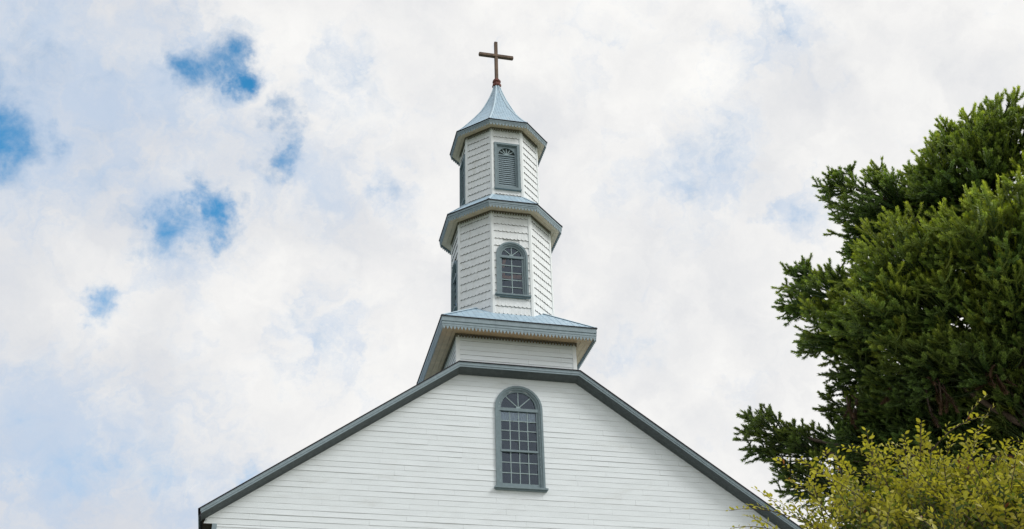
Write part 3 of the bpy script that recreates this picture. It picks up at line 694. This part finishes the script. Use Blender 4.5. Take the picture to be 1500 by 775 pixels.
for ci, (x, y, r, dd, br) in enumerate(cush):
    c = at(x, y, TD+dd); R = r/PXM
    ax = np.array([c[0]-TX, c[1]-TY, 0.]); ln = np.linalg.norm(ax); o = ax/(ln+1e-6)*(.9 if ln > .8 else .2)+np.array([0, 0, .42]); o /= np.linalg.norm(o)
    root = c-o*R*.95-np.array([0, 0, .15*R]); hz = max(GZ+3, root[2]-.25*ln-.3)
    tz = (hz-GZ)/(TOPZ-GZ)*14; ti = min(13, max(0, int(tz))); tpnt = np.array(trk[ti])*(1-(tz-ti))+np.array(trk[ti+1])*(tz-ti) if tz < 14 else np.array(trk[14])
    mid = (tpnt+root)/2+np.array([0, 0, -.10*ln]); limbs.append((ci, tpnt, mid, root, .028+.03*R))
    n = int(np.clip(150*R*R*(1.0 if dd < 1 else .55), 16, 230)) if ci < 56 else int(80*R*R+12)
    if y > 530 and x < 1300: n = int(n*.62)
    u = rng.normal(size=(n*4, 3)); u /= np.linalg.norm(u, axis=1)[:, None]; keep = (u@o > -.45)
    u = u[keep][:n]; n = len(u)
    rad = R*(.66+.56*rng.random((n, 1))**1.3); tip = c+u*rad*np.array([1.14, 1.14, .80])
    st = root+(tip-root)*(.16+.30*rng.random((n, 1)))*np.array([1, 1, .75])+rng.normal(size=(n, 3))*.05*R
    Lb = np.linalg.norm(tip-st, axis=1, keepdims=True)
    ctl = (st+tip)/2+u*.06*Lb-np.array([0, 0, 1.])*(.02+.16*rng.random((n, 1)))*Lb+rng.normal(size=(n, 3))*.05*Lb
    P0s.append(st); P1s.append(ctl); P2s.append(tip)
    v = .8+.4*rng.random((n, 1)); upf = np.clip(u[:, 2:3]*.5+.55, .1, 1)  # upf colours upward tips lighter, as if lit from above
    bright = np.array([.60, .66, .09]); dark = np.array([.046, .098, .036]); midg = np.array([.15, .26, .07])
    v *= 1.0 if y < 480 else .72  # lower crown darkened in the colour, as if in shade
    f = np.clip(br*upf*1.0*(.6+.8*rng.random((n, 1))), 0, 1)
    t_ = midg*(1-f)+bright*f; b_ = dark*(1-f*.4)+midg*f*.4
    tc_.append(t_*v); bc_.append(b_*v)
    # forks near the tips
    m = 3
    for _ in range(m):
        s = .50+.38*rng.random((n, 1)); fs = (1-s)**2*st+2*s*(1-s)*ctl+s*s*tip; tdir = norm(tip-ctl)
        side = norm(np.cross(tdir, rng.normal(size=(n, 3)))); fl = (.10+.13*rng.random((n, 1)))*(.6+.8*min(1, R)); e = fs+(tdir*.65+side*.85)*fl+np.array([0, 0, .015])
        P0s.append(fs); P1s.append(fs+(tdir*.15+side*.55)*fl); P2s.append(e); tc_.append(t_*v*rng.uniform(.85, 1.15)); bc_.append((b_+t_)*.5*v)
for x, y, dd, L in ((1368, 580, -1.75, .5), (1460, 560, -1.8, .3), (1312, 592, -1.3, .22), (1250, 612, -1.0, .2)):
    n = 8; c = at(x, y-18, TD+dd); st = c+rng.normal(size=(n, 3))*.07; e = st+rng.normal(size=(n, 3))*.10+np.array([0, 0, -1.])*L*(.5+.6*rng.random((n, 1)))      # dead brown hanging twigs
    P0s.append(st); P2s.append(e); P1s.append((st+e)/2+rng.normal(size=(n, 3))*.05); k = np.array([.09, .055, .035])*(.7+.6*rng.random((n, 1))); tc_.append(k*1.2); bc_.append(k)
P0s, P1s, P2s, tc_, bc_ = map(np.concatenate, (P0s, P1s, P2s, tc_, bc_))
Ls = np.linalg.norm(P2s-P0s, axis=1); long_ = Ls > .32
print('branchlets', len(P0s), long_.sum())
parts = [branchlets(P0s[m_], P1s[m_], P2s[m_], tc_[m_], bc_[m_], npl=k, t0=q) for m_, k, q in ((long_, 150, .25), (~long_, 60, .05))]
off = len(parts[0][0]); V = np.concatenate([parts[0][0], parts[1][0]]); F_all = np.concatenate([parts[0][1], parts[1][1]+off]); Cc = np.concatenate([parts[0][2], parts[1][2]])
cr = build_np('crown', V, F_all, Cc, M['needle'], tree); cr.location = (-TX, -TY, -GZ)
for ci, a, m_, b, r0 in limbs[:27]:
    pts = [(1-t)**2*a+2*t*(1-t)*m_+t*t*b for t in np.linspace(0, 1, 7)]
    mb = MB(); mb.tube(pts, [r0*(1.5-.9*i/6) for i in range(7)], 6); tp(mb, 'limb', M['bark'], smooth=True)

# ================================================================ LEAFY SHRUB
SD = 5.0
sc_ = at(1420, 760, SD+.35); SX, SY = float(sc_[0]), float(sc_[1]); STOP = float(at(1400, 700, SD)[2])
shrub = empty('leafy_shrub', (SX, SY, GZ))
tag(shrub, 'yellow green shrub with small oval leaves and long arching shoots in the lower right corner', 'shrub')
stems = MB(); LP, LD, LN, LC, LL = [], [], [], [], []
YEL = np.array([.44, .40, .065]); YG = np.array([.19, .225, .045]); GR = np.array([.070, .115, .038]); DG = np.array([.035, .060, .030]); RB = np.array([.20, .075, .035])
def shoot(pts, r0, young, step=.017, l0=.020, start=.25, dens=1):
    pts = [np.array(p, float) for p in pts]; stems.tube(pts, [r0*(1-.75*i/(len(pts)-1)) for i in range(len(pts))], 4)
    seg = [np.linalg.norm(b-a) for a, b in zip(pts[:-1], pts[1:])]; tot = sum(seg); s = start*tot; k = 0; acc_ = 0; i = 0
    while s < tot:
        while i < len(seg)-1 and acc_+seg[i] < s: acc_ += seg[i]; i += 1
        f = (s-acc_)/max(seg[i], 1e-6); p = pts[i]+(pts[i+1]-pts[i])*min(f, 1); t = (pts[i+1]-pts[i])/max(seg[i], 1e-6)
        sd = np.cross(t, (0, 0, 1.)); sd /= np.linalg.norm(sd)+1e-6; u_ = np.cross(sd, t); fr = s/tot
        sgn = 1 if k % 2 else -1; d = t*random.uniform(.35, .8)+sd*sgn*random.uniform(.5, 1)+u_*random.uniform(-.1, .5)+np.array([random.gauss(0, .2) for _ in range(3)]); d /= np.linalg.norm(d)
        nn = u_+np.array([random.gauss(0, .45) for _ in range(3)])
        yy = min(1, max(0, young*(.45+.75*fr)+random.gauss(0, .13)))
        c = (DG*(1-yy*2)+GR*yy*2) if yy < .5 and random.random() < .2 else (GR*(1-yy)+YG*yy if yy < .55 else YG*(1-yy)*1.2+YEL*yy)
        if random.random() < .006: c = RB
        LP.append(p+d*.003); LD.append(d); LN.append(nn); LC.append(c*random.uniform(.75, 1.25)); LL.append(l0*random.uniform(.55, 1.35)*(1-.25*(fr > .93)))
        k += 1; s += step*random.uniform(.7, 1.3)/dens
def arcpath(a, b, bow, n=9, wob=.01):
    a, b = np.array(a, float), np.array(b, float); L = np.linalg.norm(b-a); c = (a+b)/2+np.array(bow)*L
    return [(1-t)**2*a+2*t*(1-t)*c+t*t*b+(np.random.RandomState(int(t*1000)+int(abs(a[0])*997) % 999).normal(size=3)*wob*L*.3 if 0 < t < 1 else 0) for t in np.linspace(0, 1, n)]
# long individual shoots: from, to (picture directions), distance, bow
for bx, by, ex, ey, dd, bow in [(1240, 800, 1068, 748, -.2, .22), (1215, 815, 1070, 774, -.25, .22), (1225, 760, 1150, 700, .0, .15), (1250, 740, 1172, 672, .1, .1), (1290, 730, 1268, 628, .1, .03), (1262, 730, 1232, 672, .15, .1), (1300, 720, 1282, 655, .0, .06),
                              (1345, 730, 1350, 618, .1, -.03), (1330, 725, 1325, 635, .15, .05), (1365, 660, 1449, 609, .05, .22), (1360, 720, 1365, 650, .1, -.02), (1400, 700, 1448, 624, .1, .16), (1405, 720, 1443, 640, -.05, .12), (1430, 715, 1452, 655, .1, .1), (1375, 700, 1400, 640, .2, .1),
                              (1450, 720, 1475, 645, .1, .08), (1480, 730, 1512, 650, .1, .1), (1310, 730, 1288, 690, -.05, .1), (1340, 740, 1310, 662, .1, .1), (1210, 770, 1190, 708, .1, .1), (1190, 790, 1160, 735, .0, .15), (1225, 770, 1196, 738, -.2, .1), (1390, 740, 1382, 668, 0, .05), (1500, 740, 1530, 690, 0, .1),
                              (1250, 770, 1215, 690, .1, .12), (1415, 740, 1420, 676, 0, .05), (1465, 740, 1462, 672, 0, .05)]:
    a, b = at(bx, by, SD+dd+.15), at(ex, ey, SD+dd)
    path = arcpath(a, b, (0, 0, bow*1.0)); shoot(path, .0035, 1.0, step=.0125, start=.12, l0=.025)
    for t in (.25, .4, .55, .7):
        if random.random() < .75:
            q = path[int(t*8)]; e = q+(b-a)*.25+np.array([random.gauss(0, .05), random.gauss(0, .05), random.uniform(.0, .09)]); shoot(arcpath(q, e, (0, 0, .2), 6), .002, .95, step=.013, start=.1, l0=.024)
for k in range(70):          # finer sprays arching out of the top
    px = random.uniform(1170, 1700); by = np.interp(px, [1170, 1240, 1300, 1700], [765, 725, 705, 700])+random.uniform(-5, 40); dd = random.uniform(-.2, .5); hx = random.gauss(-12, 42); hy = random.uniform(35, 72)
    path = arcpath(at(px, by, SD+dd), at(px+hx, by-hy, SD+dd-.05), (0, 0, random.uniform(.05, .28)), 8); shoot(path, .002, .95, step=.011, start=.05, l0=random.uniform(.017, .025))
# body of the shrub
def body_top(px): return np.interp(px, [1130, 1180, 1230, 1300, 1400, 1500, 1700, 2000], [800, 764, 722, 692, 680, 676, 676, 700])
for k in range(5400):
    px = random.uniform(1110, 1760); dd = random.uniform(-.35, .85); layer = random.random()
    top = body_top(px)+random.gauss(0, 10)+7*math.sin(px*.045)+6*math.sin(px*.11+1)+layer**1.3*330+max(0, -dd)*120
    e = at(px, top, SD+dd); core = np.array([SX+(e[0]-SX)*.75, SY+(e[1]-SY)*.75, e[2]-.28]); d = e-core
    a = e-d*random.uniform(.45, .75)+np.array([random.gauss(.03, .07), random.gauss(0, .06), 0])
    shoot(arcpath(a, e, (random.gauss(0, .08), random.gauss(0, .08), .26), 6), .0018, max(.02, .90-layer*1.7+random.gauss(0, .26)), step=.0105, start=.1, l0=.026)  # deeper layers darker: older leaves, plus shade put into the leaf colour
# lower skirts of foliage down to the ground, never crowded
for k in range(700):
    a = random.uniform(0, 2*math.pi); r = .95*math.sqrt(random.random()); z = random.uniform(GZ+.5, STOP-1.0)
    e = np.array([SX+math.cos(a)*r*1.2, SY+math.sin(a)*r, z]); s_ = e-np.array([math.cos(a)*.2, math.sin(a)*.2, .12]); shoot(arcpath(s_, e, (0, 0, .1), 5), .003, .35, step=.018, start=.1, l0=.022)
for k in range(16):
    a = 2*math.pi*k/16; q = np.array([SX+math.cos(a)*.12, SY+math.sin(a)*.12, GZ]); e = np.array([SX+math.cos(a)*random.uniform(.3, 1.0), SY+math.sin(a)*random.uniform(.2, .5), STOP-.25]); stems.tube(arcpath(q, e, (0, 0, .02), 9, .04), [.022-.0018*i for i in range(9)], 6)
so_ = stems.build('stems', M['bark'], None); so_.parent = shrub; so_.location = (-SX, -SY, -GZ)
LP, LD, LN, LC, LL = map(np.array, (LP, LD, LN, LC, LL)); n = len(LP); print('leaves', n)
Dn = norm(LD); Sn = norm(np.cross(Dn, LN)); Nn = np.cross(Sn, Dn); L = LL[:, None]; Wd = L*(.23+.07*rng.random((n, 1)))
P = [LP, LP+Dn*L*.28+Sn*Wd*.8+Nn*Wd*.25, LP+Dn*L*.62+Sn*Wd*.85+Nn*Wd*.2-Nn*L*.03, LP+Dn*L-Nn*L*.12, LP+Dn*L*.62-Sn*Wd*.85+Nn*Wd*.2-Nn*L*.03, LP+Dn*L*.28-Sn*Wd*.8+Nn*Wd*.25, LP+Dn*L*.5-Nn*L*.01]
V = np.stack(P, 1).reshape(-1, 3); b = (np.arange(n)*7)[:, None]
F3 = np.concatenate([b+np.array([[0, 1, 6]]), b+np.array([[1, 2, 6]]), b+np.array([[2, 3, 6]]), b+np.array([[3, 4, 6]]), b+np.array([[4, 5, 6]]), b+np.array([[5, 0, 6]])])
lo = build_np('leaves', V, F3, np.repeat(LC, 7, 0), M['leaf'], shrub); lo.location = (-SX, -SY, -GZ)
SC.cycles.max_bounces = 6; SC.cycles.transparent_max_bounces = 12
